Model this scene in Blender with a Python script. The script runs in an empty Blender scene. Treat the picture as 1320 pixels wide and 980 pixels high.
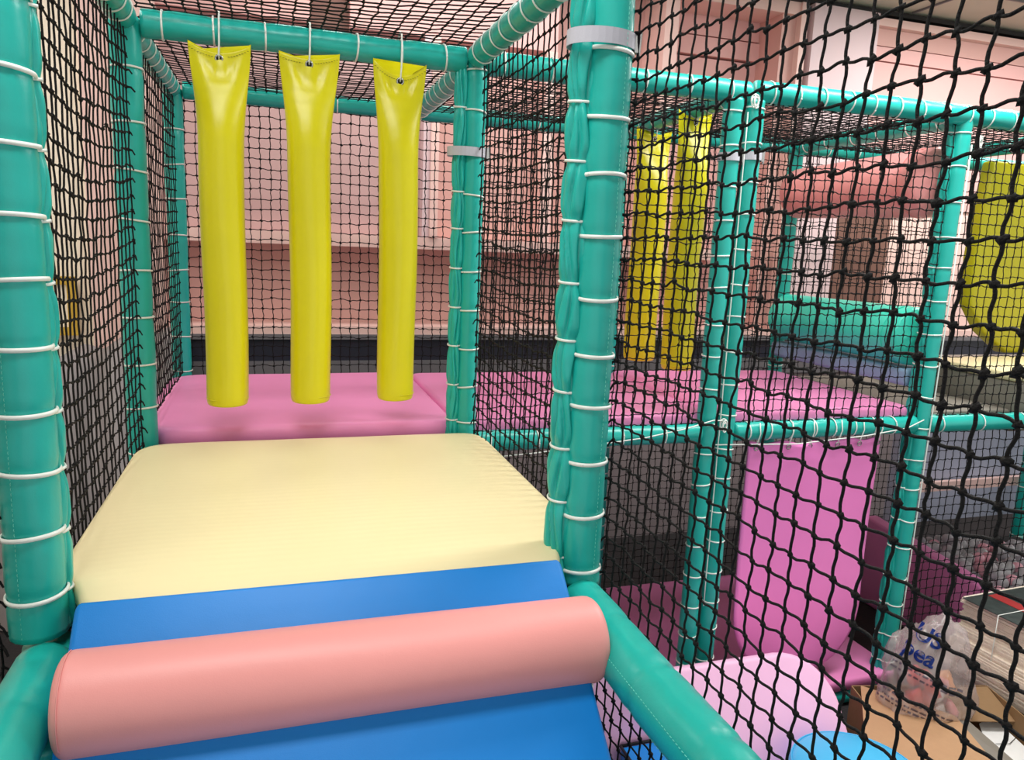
import bpy, math, random
import numpy as np
from mathutils import Vector, Matrix
rng = np.random.default_rng(7)
random.seed(7)
S = bpy.context.scene
COL = S.collection
PI = math.pi

# ---------------------------------------------------------------- camera
FPX = 972.95
YAW, PITCH, ROLL = -0.3081, -0.1749, -0.0406
cam = bpy.data.cameras.new('camera')
cam_o = bpy.data.objects.new('camera', cam)
COL.objects.link(cam_o)
cam.sensor_width = 36
cam.lens = FPX / 1320 * 36
cam.clip_start = 0.02
def _R(a, b, c):
    Rz = Matrix.Rotation(a, 3, 'Z'); Rx = Matrix.Rotation(b, 3, 'X'); Ry = Matrix.Rotation(c, 3, 'Y')
    return Rz @ Rx @ Ry
M3 = _R(YAW, PITCH, ROLL)
right, fwd, up = M3.col[0], M3.col[1], M3.col[2]
m = Matrix((right, up, -fwd)).transposed().to_4x4()
m.translation = Vector((0.4607, -1.6831, 1.4483))
cam_o.matrix_world = m
S.camera = cam_o

# ---------------------------------------------------------------- world and light
w = bpy.data.worlds.new('world'); S.world = w; w.use_nodes = True
bg = w.node_tree.nodes['Background']
bg.inputs[0].default_value = (1.0, 0.985, 0.96, 1)
bg.inputs[1].default_value = 0.75
def area(name, loc, sx, sy, power, col=(1, .98, .95), rot=(0, 0, 0)):
    l = bpy.data.lights.new(name, 'AREA'); l.shape = 'RECTANGLE'; l.size = sx; l.size_y = sy
    l.energy = power; l.color = col
    o = bpy.data.objects.new(name, l); COL.objects.link(o); o.location = loc; o.rotation_euler = rot
    return o
area('ceiling_panel_light', (0.2, -0.6, 3.38), 1.6, 0.5, 42)
area('ceiling_panel_light', (3.4, 0.6, 3.38), 2.4, 0.6, 92)
area('ceiling_panel_light', (-1.2, 1.6, 3.38), 0.5, 2.2, 32)
area('ceiling_panel_light', (6.0, 2.2, 3.38), 2.0, 0.6, 85)
area('ceiling_panel_light', (1.6, 3.0, 3.38), 2.4, 0.25, 26)
S.view_settings.view_transform = 'Standard'
S.view_settings.look = 'None'
S.view_settings.gamma = 1
S.view_settings.exposure = 0.35
S.view_settings.use_curve_mapping = False

# ---------------------------------------------------------------- materials
def lin(r, g, b):
    f = lambda c: ((c / 255 + .055) / 1.055) ** 2.4 if c > 10 else c / 255 / 12.92
    return (f(r), f(g), f(b), 1)
def vinyl(name, rgb, rough=.33, bump=.12, scale=9, spec=.5, var=.06, fine=True, coat=0.0):
    mt = bpy.data.materials.new(name); mt.use_nodes = True
    nt = mt.node_tree; b = nt.nodes['Principled BSDF']
    b.inputs['Roughness'].default_value = rough
    b.inputs['Specular IOR Level'].default_value = spec
    if coat: b.inputs['Coat Weight'].default_value = coat; b.inputs['Coat Roughness'].default_value = .2
    tc = nt.nodes.new('ShaderNodeTexCoord')
    n = nt.nodes.new('ShaderNodeTexNoise'); n.inputs['Scale'].default_value = scale; n.inputs['Detail'].default_value = 4
    nt.links.new(tc.outputs['Object'], n.inputs['Vector'])
    c = lin(*rgb)
    mix = nt.nodes.new('ShaderNodeMix'); mix.data_type = 'RGBA'
    mix.inputs[6].default_value = tuple(max(0, v * (1 - var)) for v in c[:3]) + (1,)
    mix.inputs[7].default_value = tuple(min(1, v * (1 + var)) for v in c[:3]) + (1,)
    nt.links.new(n.outputs['Fac'], mix.inputs[0]); nt.links.new(mix.outputs[2], b.inputs['Base Color'])
    bp = nt.nodes.new('ShaderNodeBump'); bp.inputs['Strength'].default_value = bump; bp.inputs['Distance'].default_value = .02
    nt.links.new(n.outputs['Fac'], bp.inputs['Height'])
    last = bp
    if fine:
        n2 = nt.nodes.new('ShaderNodeTexNoise'); n2.inputs['Scale'].default_value = 420; n2.inputs['Detail'].default_value = 1
        nt.links.new(tc.outputs['Object'], n2.inputs['Vector'])
        bp2 = nt.nodes.new('ShaderNodeBump'); bp2.inputs['Strength'].default_value = .08; bp2.inputs['Distance'].default_value = .002
        nt.links.new(n2.outputs['Fac'], bp2.inputs['Height']); nt.links.new(bp.outputs[0], bp2.inputs['Normal']); last = bp2
    nt.links.new(last.outputs[0], b.inputs['Normal'])
    return mt
TEAL = vinyl('teal_vinyl', (28, 176, 164), .33, .10, 14, var=.10)
TEAL2 = vinyl('bright_turquoise_vinyl', (62, 222, 196), .34, .08, 8)
YEL = vinyl('yellow_vinyl', (218, 209, 10), .3, .08, 7, var=.05)
SHADED_YEL = vinyl('shaded_yellow_vinyl', (182, 176, 8), .4, .06, 5)  # yellow vinyl darkened: the shade on the right panel is in the colour
CREAM = vinyl('cream_vinyl', (238, 223, 176), .42, .16, 2.5, var=.04)
PINK = vinyl('pink_vinyl', (248, 150, 206), .42, .10, 5, var=.05)
FLAPP = vinyl('flap_pink_vinyl', (250, 138, 212), .42, .10, 5, var=.05)
PURPLE = vinyl('magenta_vinyl', (236, 138, 198), .45, .08, 5)
BLUE = vinyl('blue_vinyl', (0, 128, 214), .5, .08, 8, var=.06)
LBLUE = vinyl('sky_blue_vinyl', (70, 185, 235), .36, .06, 6)
CORAL = vinyl('coral_vinyl', (238, 158, 154), .46, .12, 5, var=.04)
CORAL2 = vinyl('coral_roller_vinyl', (250, 166, 164), .36, .06, 5)
LPINK = vinyl('pale_pink_vinyl', (246, 190, 226), .45, .06, 5)
SLATE = vinyl('slate_blue_vinyl', (132, 166, 196), .5, .05, 5)
GREY = vinyl('grey_vinyl', (128, 122, 112), .55, .05, 5)
DARK = vinyl('dark_board', (46, 42, 42), .7, .05, 8, fine=False)
BLACK = vinyl('black_trim', (14, 13, 15), .6, .03, 8, fine=False)
CORD = vinyl('black_cord', (13, 12, 13), .75, .4, 300, spec=.25, fine=False)
TIE = vinyl('white_plastic', (232, 236, 230), .3, .02, 30, fine=False)
WEB = vinyl('grey_webbing', (186, 186, 196), .6, .06, 300, fine=False)
METAL = vinyl('steel', (190, 190, 188), .25, .02, 30, fine=False)
METAL.node_tree.nodes['Principled BSDF'].inputs['Metallic'].default_value = 1
THREAD = vinyl('stitching_thread', (125, 225, 205), .6, .05, 40, fine=False)
DTHREAD = vinyl('dark_stitching', (92, 92, 20), .6, .05, 40, fine=False)
WALLP = vinyl('pink_wall_paint', (226, 176, 172), .6, .04, 3, fine=False)
WALLP2 = vinyl('mauve_panel', (196, 160, 158), .5, .04, 3, fine=False)
WALLD = vinyl('dusty_rose_panel', (214, 168, 160), .6, .04, 3, fine=False)
WALLT = vinyl('pale_pink_trim', (236, 198, 190), .5, .03, 3, fine=False)
WALLL = vinyl('lilac_pink_pillar', (222, 196, 200), .55, .03, 3, fine=False)
BROWN = vinyl('brown_panel', (120, 84, 74), .6, .04, 3, fine=False)
NAVY = vinyl('navy_band', (34, 34, 50), .5, .03, 3, fine=False)
MGREY = vinyl('mid_grey_band', (112, 108, 112), .5, .03, 3, fine=False)
LOWW = vinyl('shaded_taupe_wall', (150, 138, 140), .7, .04, 3, fine=False)  # grey taupe, with the shade under the platform put into the colour
CREAMW = vinyl('cream_wall', (250, 236, 216), .6, .03, 3, fine=False)
GOLD = vinyl('gold_frame', (200, 160, 50), .45, .03, 3, fine=False)
SHEETG = vinyl('grey_dust_sheet', (150, 142, 142), .7, .5, 3, fine=False)
CEIL = vinyl('ceiling_paint', (188, 184, 168), .7, .02, 3, fine=False)
FLOORM = vinyl('dark_carpet', (40, 36, 38), .9, .3, 60, fine=False)
KRAFT = vinyl('kraft_cardboard', (186, 146, 108), .75, .1, 30, fine=False)
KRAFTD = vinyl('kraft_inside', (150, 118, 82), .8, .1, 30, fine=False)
PAPER = vinyl('paper_white', (240, 240, 238), .6, .05, 20, fine=False)
STK = vinyl('sheet_edges', (246, 228, 210), .7, .3, 60, var=.15, fine=False)
DPRINT = vinyl('dark_print', (52, 62, 60), .35, .1, 25, var=.8, fine=False)
PRINTB = vinyl('blue_print', (20, 60, 150), .5, .02, 20, fine=False)
PRINTD = vinyl('grey_print', (90, 80, 90), .5, .02, 20, fine=False)
BALLC = [vinyl('clear_ball', (236, 236, 240), .15, .02, 10, fine=False), vinyl('pink_ball', (244, 180, 196), .2, .02, 10, fine=False), vinyl('grey_ball', (160, 160, 168), .2, .02, 10, fine=False)]
BALLC[0].node_tree.nodes['Principled BSDF'].inputs['Transmission Weight'].default_value = .5
# corrugation ribs on the cardboard
nt = KRAFT.node_tree; wv = nt.nodes.new('ShaderNodeTexWave'); wv.inputs['Scale'].default_value = 45
tcn = nt.nodes.new('ShaderNodeTexCoord'); nt.links.new(tcn.outputs['Object'], wv.inputs['Vector'])
bpw = nt.nodes.new('ShaderNodeBump'); bpw.inputs['Strength'].default_value = .25; bpw.inputs['Distance'].default_value = .003
nt.links.new(wv.outputs['Fac'], bpw.inputs['Height']); nt.links.new(bpw.outputs[0], nt.nodes['Principled BSDF'].inputs['Normal'])
# thin translucent plastic
BAGM = bpy.data.materials.new('thin_plastic'); BAGM.use_nodes = True
b = BAGM.node_tree.nodes['Principled BSDF']
b.inputs['Base Color'].default_value = lin(204, 192, 190); b.inputs['Roughness'].default_value = .22; b.inputs['Alpha'].default_value = .40

# ---------------------------------------------------------------- mesh helpers
def mesh(name, V, F, mat=None, smooth=True):
    me = bpy.data.meshes.new(name)
    V = np.asarray(V, dtype=np.float32).reshape(-1, 3)
    if isinstance(F, np.ndarray):
        n, k = F.shape
        me.vertices.add(len(V)); me.vertices.foreach_set('co', V.ravel())
        me.loops.add(n * k); me.loops.foreach_set('vertex_index', F.astype(np.int32).ravel())
        me.polygons.add(n)
        me.polygons.foreach_set('loop_start', np.arange(0, n * k, k, dtype=np.int32))
        me.polygons.foreach_set('loop_total', np.full(n, k, dtype=np.int32))
        me.update(calc_edges=True)
    else:
        me.from_pydata([tuple(v) for v in V.tolist()], [], F)
    if smooth: me.polygons.foreach_set('use_smooth', np.ones(len(me.polygons), dtype=bool))
    if mat: me.materials.append(mat)
    me.update()
    return me
def link(name, me, parent=None, loc=None, rot=None):
    o = bpy.data.objects.new(name, me); COL.objects.link(o)
    if parent is not None: o.parent = parent
    if loc is not None: o.location = loc
    if rot is not None: o.rotation_euler = rot
    return o
def tag(o, label=None, cat=None, group=None, kind=None):
    if label: o['label'] = label
    if cat: o['category'] = cat
    if group: o['group'] = group
    if kind: o['kind'] = kind
    return o
def thing(name, loc, label, cat, group=None):
    o = bpy.data.objects.new(name, None); COL.objects.link(o); o.location = loc; o.empty_display_size = .05
    return tag(o, label, cat, group)
def grid_faces(nu, nv, closed_v=False):
    """quads of a nu x nv vertex grid (v fastest); closed in v if asked"""
    nvv = nv if closed_v else nv - 1
    i = np.arange(nu - 1)[:, None]; j = np.arange(nvv)[None, :]
    a = i * nv + j; b_ = i * nv + (j + 1) % nv; c = (i + 1) * nv + (j + 1) % nv; d = (i + 1) * nv + j
    return np.stack([a, b_, c, d], -1).reshape(-1, 4)
def join(parts):
    Vs, Fs, n = [], [], 0
    for V, F in parts:
        V = np.asarray(V).reshape(-1, 3); Vs.append(V); Fs += [tuple(int(q) + n for q in f) for f in F]; n += len(V)
    return np.concatenate(Vs), Fs
def basis(d):
    d = np.asarray(d, float); d = d / np.linalg.norm(d)
    h = np.array([0, 0, 1.]) if abs(d[2]) < .9 else np.array([1., 0, 0])
    u = np.cross(h, d); u /= np.linalg.norm(u); v = np.cross(d, u)
    return d, u, v
def tube_path(P, r, sides=8, cap=True):
    P = np.asarray(P, float); n = len(P)
    T = np.gradient(P, axis=0); T /= np.linalg.norm(T, axis=1)[:, None] + 1e-12
    _, u, v = basis(T[0]); V = []
    rr = np.broadcast_to(np.asarray(r, float), (n,))
    for i in range(n):
        u = u - T[i] * (u @ T[i]); u /= np.linalg.norm(u); v = np.cross(T[i], u)
        a = np.arange(sides) * 2 * PI / sides
        V.append(P[i] + rr[i] * (np.cos(a)[:, None] * u + np.sin(a)[:, None] * v))
    V = np.concatenate(V); F = grid_faces(n, sides, True).tolist()
    if cap:
        F.append(list(range(sides))[::-1]); F.append([(n - 1) * sides + k for k in range(sides)])
    return V, F
def box_vf(lo, hi):
    x0, y0, z0 = lo; x1, y1, z1 = hi
    V = [(x0, y0, z0), (x1, y0, z0), (x1, y1, z0), (x0, y1, z0), (x0, y0, z1), (x1, y0, z1), (x1, y1, z1), (x0, y1, z1)]
    F = [(0, 3, 2, 1), (4, 5, 6, 7), (0, 1, 5, 4), (1, 2, 6, 5), (2, 3, 7, 6), (3, 0, 4, 7)]
    return V, F
def box(name, lo, hi, mat, parent=None, bevel=0, seg=3):
    c = [(a + b_) / 2 for a, b_ in zip(lo, hi)]
    if parent is not None: c = [0, 0, 0] if parent.get('_at0') else c
    V, F = box_vf([a - q for a, q in zip(lo, c)], [a - q for a, q in zip(hi, c)])
    me = mesh(name, V, F, mat, smooth=bevel > 0)
    if bevel:
        import bmesh
        bm = bmesh.new(); bm.from_mesh(me)
        bmesh.ops.bevel(bm, geom=bm.edges[:], offset=bevel, segments=seg, profile=.5, affect='EDGES')
        for f in bm.faces: f.smooth = True
        bm.to_mesh(me); bm.free()
    o = link(name, me, parent)
    o.location = c if parent is None else [c[i] - parent.location[i] for i in range(3)]
    return o
def prism(name, pts, ax, lo, hi, mat, bevel=.02, seg=3, parent=None, subdiv=False, noise=0):
    """a 2-D outline PTS extruded along axis AX from LO to HI, edges rounded"""
    import bmesh
    idx = {'x': (1, 2, 0), 'y': (0, 2, 1), 'z': (0, 1, 2)}[ax]
    def mk(p, h):
        v = [0, 0, 0]; v[idx[0]] = p[0]; v[idx[1]] = p[1]; v[idx[2]] = h; return v
    n = len(pts)
    V = [mk(q, lo) for q in pts] + [mk(q, hi) for q in pts]
    c = np.mean(np.array(V), axis=0)
    V = np.array(V) - c
    F = [tuple(range(n))[::-1], tuple(range(n, 2 * n))] + [(i, (i + 1) % n, n + (i + 1) % n, n + i) for i in range(n)]
    me = mesh(name, V, F, mat)
    bm = bmesh.new(); bm.from_mesh(me); bmesh.ops.recalc_face_normals(bm, faces=bm.faces[:])
    sharp = [e for e in bm.edges if e.calc_face_angle(0) > .6]
    if bevel: bmesh.ops.bevel(bm, geom=sharp, offset=bevel, segments=seg, profile=.5, affect='EDGES')
    for f in bm.faces: f.smooth = True
    bm.to_mesh(me); bm.free()
    o = link(name, me, parent)
    base = Vector((0, 0, 0)) if parent is None else parent.location
    o.location = Vector(c) - base
    return o

# ---------------------------------------------------------------- room shell
def struct(name, lo, hi, mat):
    o = box(name, lo, hi, mat); o['kind'] = 'structure'; return o
FZ = -0.85
struct('floor', (-3, -3.5, FZ - .1), (10, 4.6, FZ), FLOORM)
struct('ceiling', (-3, -3.5, 3.42), (10, 4.6, 3.5), CEIL)
for k, x in enumerate((-1.2, 0, 1.2, 2.4, 3.6, 4.8, 6.0, 7.2)):          # metal T-bars between the ceiling boards
    struct('trim_%d' % (k + 20), (x + .55, -3.4, 3.405), (x + .565, 3.55, 3.42), MGREY)
for k, y in enumerate((.6, 1.8, 3.0)):
    struct('trim_%d' % (k + 30), (-2.9, y, 3.406), (9.5, y + .015, 3.42), MGREY)
struct('wall_left', (-3.0, -3.5, FZ), (-2.9, 4.6, 3.42), CREAMW)
WY = 3.6
wall = thing('wall_back', (2, WY, FZ), None, None); wall['kind'] = 'structure'
def wp(name, x0, x1, z0, z1, y0, mat, y1=None):
    return box(name, (x0, y0, z0), (x1, WY + .6 if y1 is None else y1, z1), mat, wall)
wp('backing_wall', -2.9, 9.6, FZ, 3.42, WY + .45, WALLP, WY + .62)
wp('lower_wall', -.45, 9.6, FZ, .50, WY, LOWW, WY + .45)
wp('grey_band', -.45, 9.6, .50, .625, WY - .02, MGREY, WY + .45)
wp('navy_band', -.45, 9.6, .625, .775, WY - .01, NAVY, WY + .45)
wp('grey_ledge', -.45, 9.6, .775, .81, WY - .04, MGREY, WY + .45)
wp('ledge_trim', -.45, 9.6, .81, .865, WY - .03, WALLT, WY + .45)
wp('recess_panel', -.45, 3.29, .865, 1.405, WY + .25, WALLD, WY + .45)
wp('shelf_board', -.45, 3.9, 1.405, 1.487, WY - .02, WALLT, WY + .45)
wp('display_panel', -.20, 1.44, 1.487, 2.80, WY + .10, WALLP2, WY + .45)
wp('divider', 1.44, 1.49, 1.487, 2.80, WY - .01, WALLL, WY + .45)
wp('divider', 1.49, 1.545, 1.487, 2.80, WY - .03, WALLT, WY + .45)
wp('peach_panel', 1.545, 2.3, 1.487, 2.80, WY + .15, WALLD, WY + .45)
wp('divider', 2.3, 2.38, 1.487, 2.80, WY - .01, WALLT, WY + .45)
wp('peach_panel', 2.38, 3.18, 1.487, 3.37, WY + .3, WALLD, WY + .45)
wp('header_panel', -.45, .70, 2.80, 3.37, WY + .0, WALLP, WY + .45)
wp('header_panel', .70, .95, 2.80, 3.37, WY + .08, BROWN, WY + .45)
wp('header_panel', .95, 2.38, 2.80, 3.37, WY + .0, WALLP, WY + .45)
wp('pillar', -.45, -.20, .865, 3.37, WY - .05, WALLT, WY + .45)
wp('pillar', 3.18, 3.29, .865, 3.37, WY - .04, WALLT, WY + .45)
# recess with slatted back panels right of the narrow pillar
wp('slat_panel', 3.29, 4.20, .865, 2.97, WY + .30, WALLP, WY + .45)
wp('slat_panel', 3.29, 4.20, 2.985, 3.12, WY + .27, WALLP, WY + .45)
wp('slat_panel', 3.29, 4.20, 3.135, 3.37, WY + .29, WALLP, WY + .45)
wp('soffit', 3.29, 4.36, 3.28, 3.37, WY - .02, WALLT, WY + .45)
wp('recess_side', 4.19, 4.21, .865, 3.37, WY, WALLD, WY + .45)
wp('frame_edge', 4.33, 4.39, .865, 3.37, WY - .04, WALLT, WY + .45)
wp('side_panel', 4.21, 4.33, .865, 3.37, WY + .02, WALLD, WY + .45)
wp('wide_pillar', 4.43, 5.04, .865, 3.37, WY - .06, WALLL, WY + .45)
wp('frieze', 5.04, 9.6, 3.29, 3.35, WY - .04, WALLT, WY + .45)
wp('frieze', 5.04, 9.6, 3.16, 3.29, WY + .02, WALLD, WY + .45)
wp('slat_panel', 5.04, 9.6, 3.045, 3.15, WY + .01, WALLP, WY + .45)
wp('slat_panel', 5.04, 9.6, 1.9, 3.03, WY - .0, WALLP, WY + .45)
wp('slat_panel', 5.04, 9.6, .865, 1.9, WY + .02, WALLT, WY + .45)
wp('ceiling_dark_trim', -2.9, 9.6, 3.37, 3.40, WY - .05, BLACK, WY + .45)  # black trim line along the top of the wall
wp('grey_panel', 4.45, 4.82, .87, 1.9, WY - .09, WALLL, WY - .06)
wp('brown_panel', 4.83, 5.36, .87, 1.85, WY - .09, BROWN, WY - .06)
# cream doorway panel and gold frame, far left of the back wall
wp('cream_panel', -2.9, -.62, FZ, 3.37, WY + .02, CREAMW, WY + .45)
wp('pink_column', -.62, -.45, FZ, 3.37, WY - .03, WALLT, WY + .45)

# ---------------------------------------------------------------- sleeves, posts and beams
def sleeve_vf(L, r, ties, seed, sides=20, step=.012, amp=1.0, tw=0.0):
    rg = np.random.default_rng(seed)
    n = max(6, int(L / step)); t = np.linspace(0, L, n)
    a = np.arange(sides) * 2 * PI / sides
    T, A = np.meshgrid(t, a, indexing='ij')
    pinch = np.zeros_like(T)
    for z in ties: pinch += np.exp(-((T - z) / .014) ** 2)
    dist = np.min(np.abs(T[..., None] - np.array(ties)[None, None, :]), axis=-1) if len(ties) else np.ones_like(T)
    wr = np.zeros_like(T)
    for k in range(5):
        f = rg.integers(3, 9); ph = rg.uniform(0, 6.28); g = rg.uniform(-14, 14)
        wr += np.sin(f * A + ph + g * T) / 5
    R = r * (1 - .065 * pinch * amp) + r * .03 * amp * wr * np.exp(-dist / .04) * 1.5
    lo = np.interp(t, np.linspace(0, L, max(3, int(L / .09))), rg.normal(0, 1, max(3, int(L / .09))))
    R += r * .025 * lo[:, None] * np.cos(A - rg.uniform(0, 6.28)) * amp
    R += r * .012 * np.sin(2 * A + 20 * T + rg.uniform(0, 6))
    V = np.stack([R * np.cos(A), R * np.sin(A), T], -1).reshape(-1, 3)
    F = grid_faces(n, sides, True).tolist()
    F.append(list(range(sides))[::-1]); F.append([(n - 1) * sides + k for k in range(sides)])
    return V, F
def ring_mesh(name, r, rr, mat, seed=0, sy=1.0, sides=28, head=True):
    t = np.arange(sides + 1) / sides * 2 * PI
    P = np.stack([r * np.cos(t), r * sy * np.sin(t), .003 * np.sin(t + seed)], -1)
    V = []; k = 6
    for p, tt in zip(P[:-1], t[:-1]):
        nrm = np.array([math.cos(tt), math.sin(tt), 0])
        a = np.arange(k) * 2 * PI / k
        V.append(p + rr[0] * np.cos(a)[:, None] * nrm + rr[1] * np.sin(a)[:, None] * np.array([0, 0, 1.]))
    V = np.concatenate(V); F = []
    for i in range(sides):
        for j in range(k):
            F.append((i * k + j, i * k + (j + 1) % k, ((i + 1) % sides) * k + (j + 1) % k, ((i + 1) % sides) * k + j))
    parts = [(V, F)]
    if head:
        parts.append(box_vf((r - .001, -.003, -.003), (r + .003, .003, .003)))
    V, F = join(parts)
    return mesh(name, V, F, mat)
RINGS = {}
def ring(r, fat=False):
    key = (round(r, 3), fat)
    if key not in RINGS: RINGS[key] = ring_mesh('cable_tie', r, (.0026, .0036) if not fat else (.0032, .0052), TIE)
    return RINGS[key]
def orient(p0, p1):
    d = Vector(p1) - Vector(p0)
    L = d.length; z = d.normalized()
    ref = Vector((0, -1, 0)) if abs(z.x) > .9 else Vector((1, 0, 0))
    y = z.cross(ref).normalized(); x = y.cross(z)
    return Matrix((x, y, z)).transposed().to_4x4(), L
def padded(name, p0, p1, r, label, group, seed, spacing=.14, phase=.07, fat=False, stitch=None, mat=None, tiemat=True, cat='post', amp=1.0, taper=None):
    """a foam-padded steel tube: sleeve, cable ties, stitched seam"""
    M, L = orient(p0, p1); M.translation = Vector(p0)
    o = bpy.data.objects.new(name, None); COL.objects.link(o); o.matrix_world = M
    tag(o, label, cat, group)
    rg = random.Random(seed)
    ties = []; z = phase
    while z < L - .03:
        ties.append(z + rg.uniform(-.008, .008)); z += spacing
    if not tiemat: ties_used = []
    V, F = sleeve_vf(L, r, ties if ties else [-1], seed, amp=amp)
    link('foam_sleeve', mesh('foam_sleeve', V, F, mat or TEAL), o)
    if tiemat:
        for z in ties:
            link('cable_tie', ring(r * 1.03, fat), o, (0, 0, z), (rg.uniform(-.06, .06), rg.uniform(-.06, .06), rg.uniform(0, 6.28)))
    if stitch is not None:
        parts = []
        for a in stitch:
            u = np.array([math.cos(a), math.sin(a), 0])
            zz = .01
            while zz < L - .01:
                c = u * r * 1.0
                parts.append(tube_path([c + [0, 0, zz], c + u * .0012 + [0, 0, zz + .003], c + [0, 0, zz + .006]], .0007, 3, False)); zz += .0105
        V, F = join(parts); s = link('stitching', mesh('stitching', V, F, THREAD), o); s['kind'] = 'stuff'
    return o, ties
def flap(parent, p0, off, L, wdt, ties, seed, mat=TEAL, r=.03):
    """the loose doubled sleeve beside a post, gathered at each tie"""
    rg = np.random.default_rng(seed)
    n = int(L / .009); t = np.linspace(0, L, n); sides = 60
    a = np.arange(sides) * 2 * PI / sides
    T, A = np.meshgrid(t, a, indexing='ij')
    g = np.ones_like(t)
    for z in ties: g *= 1 - .48 * np.exp(-((t - z) / .022) ** 2)
    rad = r * (.55 + .50 * g[:, None])
    crease = np.zeros_like(T)
    for k in range(7):
        c0 = -PI + k * .9 + rg.uniform(-.2, .2); d = (A - c0 - .30 * np.sin(18 * T + k) + PI) % (2 * PI) - PI
        crease += np.exp(-(d / .13) ** 2) * rg.uniform(.30, .55)
    R = rad * (1 - crease * g[:, None] ** 1.5) * (1 + .05 * np.sin(4 * A + 30 * T))
    V = np.stack([R * np.cos(A) * wdt + off[0], R * np.sin(A) + off[1], T], -1).reshape(-1, 3)
    F = grid_faces(n, sides, True).tolist(); F.append(list(range(sides))[::-1]); F.append([(n - 1) * sides + k for k in range(sides)])
    o = link('folded_sleeve', mesh('folded_sleeve', V, F, mat), parent)
    for z in ties:
        link('cable_tie', ring(r * .80), parent, (off[0], off[1], z + .004))
    return o
def strap(parent, z, r, sy=1.0, off=(0, 0)):
    V = []; n = 32
    prof = [(r, -.014), (r + .004, -.014), (r + .004, .014), (r, .014)]
    me = mesh('strap', *_band(r, .002, .034, n, sy), WEB, False)
    s = link('webbing_strap', me, parent, (off[0], off[1], z))
    s['label'] = 'grey webbing strap'
    bk, bf = join([box_vf((r * .93, -.024, -.02), (r * .93 + .014, .010, .02)), tube_path([(r * .93 + .016, -.01, -.028), (r * .93 + .020, -.01, .03)], .0045, 8)])
    link('strap_buckle', mesh('strap_buckle', bk, bf, METAL, False), s, (0, 0, 0))
    return s
def _band(r, th, h, n, sy):
    a = np.arange(n) * 2 * PI / n; V = []
    for (rr, z) in ((r, -h / 2), (r + th, -h / 2), (r + th, h / 2), (r, h / 2)):
        V.append(np.stack([rr * np.cos(a), rr * sy * np.sin(a), np.full(n, z)], -1))
    V = np.concatenate(V); F = []
    for q in range(4):
        for i in range(n):
            F.append((q * n + i, q * n + (i + 1) % n, ((q + 1) % 4) * n + (i + 1) % n, ((q + 1) % 4) * n + i))
    return V, F

D1, D2, W = 1.263, 2.49, 1.2
HT, HP = 2.134, .645
GP, GB = 'turquoise padded posts of the play frame', 'turquoise padded beams of the play frame'
seed = [10]
def sd(): seed[0] += 1; return seed[0]

# posts: front pair (upper and lower sleeves), middle pair, far ones
L0, t0 = padded('padded_post', (-.018, 0, .615), (-.014, 0, 2.40), .055, 'turquoise padded post at the left edge, standing beside the cream mat corner', GP, sd(), .128, .09, fat=True, stitch=(-1.9,))
flap(L0, None, (.034, .03), 1.8, .9, [z - .01 for z in t0], sd(), r=.030)
padded('padded_post', (0, 0, FZ), (0, 0, .585), .052, 'lower turquoise padded post below the left rail end', GP, sd(), .14, .05)
R0, t1 = padded('padded_post', (1.197, 0, .61), (1.2, 0, 2.40), .052, 'thick turquoise padded post at the right end of the blue ramp, grey strap near top', GP, sd(), .137, .045, fat=True, stitch=(-1.2,))
flap(R0, None, (-.054, .020), 1.79, .85, [z + .03 for z in t1], sd(), r=.040)
strap(R0, 1.305, .079, .76, (-.022, .004))
padded('padded_post', (1.2, 0, FZ), (1.2, 0, .56), .050, 'lower turquoise padded post under the right rail end', GP, sd(), .14, .05)
L1, _ = padded('padded_post', (-.004, D1, FZ), (-.004, D1, HT), .052, 'turquoise padded post at the far left corner of the cream mat', GP, sd(), .165, .02)
R1, t2 = padded('padded_post', (1.2, D1, FZ), (1.205, D1, HT), .043, 'turquoise padded double post at the far right corner of the cream mat', GP, sd(), .152, .06)
flap(R1, None, (-.056, .0), HT - FZ, .8, [z + .01 for z in t2], sd(), r=.032, mat=TEAL)
strap(R1, HT - FZ - .335, .074, .72, (-.028, 0))
padded('padded_post', (0, D2, FZ), (0, D2, HT), .047, 'turquoise padded post at the left back corner beside the pink mat', GP, sd(), .17, .08)
Ma, _ = padded('padded_post', (2.338, D1, FZ), (2.338, D1, HT - .03), .043, 'left tube of the double turquoise post behind the near black net', GP, sd(), .15, .05)
Mb, _ = padded('padded_post', (2.442, D1, FZ), (2.442, D1, HT - .03), .043, 'right tube of the double turquoise post behind the near black net', GP, sd(), .15, .07)
strap(Ma, HT - FZ - .27, .047)
strap(Mb, HT - FZ - .26, .047)
padded('padded_post', (2.4, D2, FZ), (2.4, D2, HT), .043, 'turquoise padded back post hidden mostly behind the thick front post', GP, sd(), .17, .08)
Q, tq = padded('padded_post', (3.57, D1, FZ), (3.6, D1, HT), .038, 'turquoise padded post with a white cord running down it, right of the pink flap', GP, sd(), .16, .03)
Vc, Fc = tube_path([(.046, .0, .05), (.045, .004, .6), (.046, -.002, 1.4), (.048, .003, 2.1), (.045, 0, 2.86)], .0034, 6)
c_ = link('white_cord', mesh('white_cord', Vc, Fc, TIE), Q); c_['label'] = 'long white cord'
c_.rotation_euler = (0, 0, -1.0)
flap(Q, None, (-.036, .03), HT - FZ, .8, tq, sd(), r=.032)
padded('padded_post', (3.6, D2, FZ), (3.6, D2, HT), .046, 'turquoise padded post at the far ends of the coral and teal rollers', GP, sd(), .3, .1)
padded('padded_post', (6.0, D2, FZ), (6.0, D2, HT), .046, 'dark turquoise padded post far behind the stack of sheets', GP, sd(), .2, .03)

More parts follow.
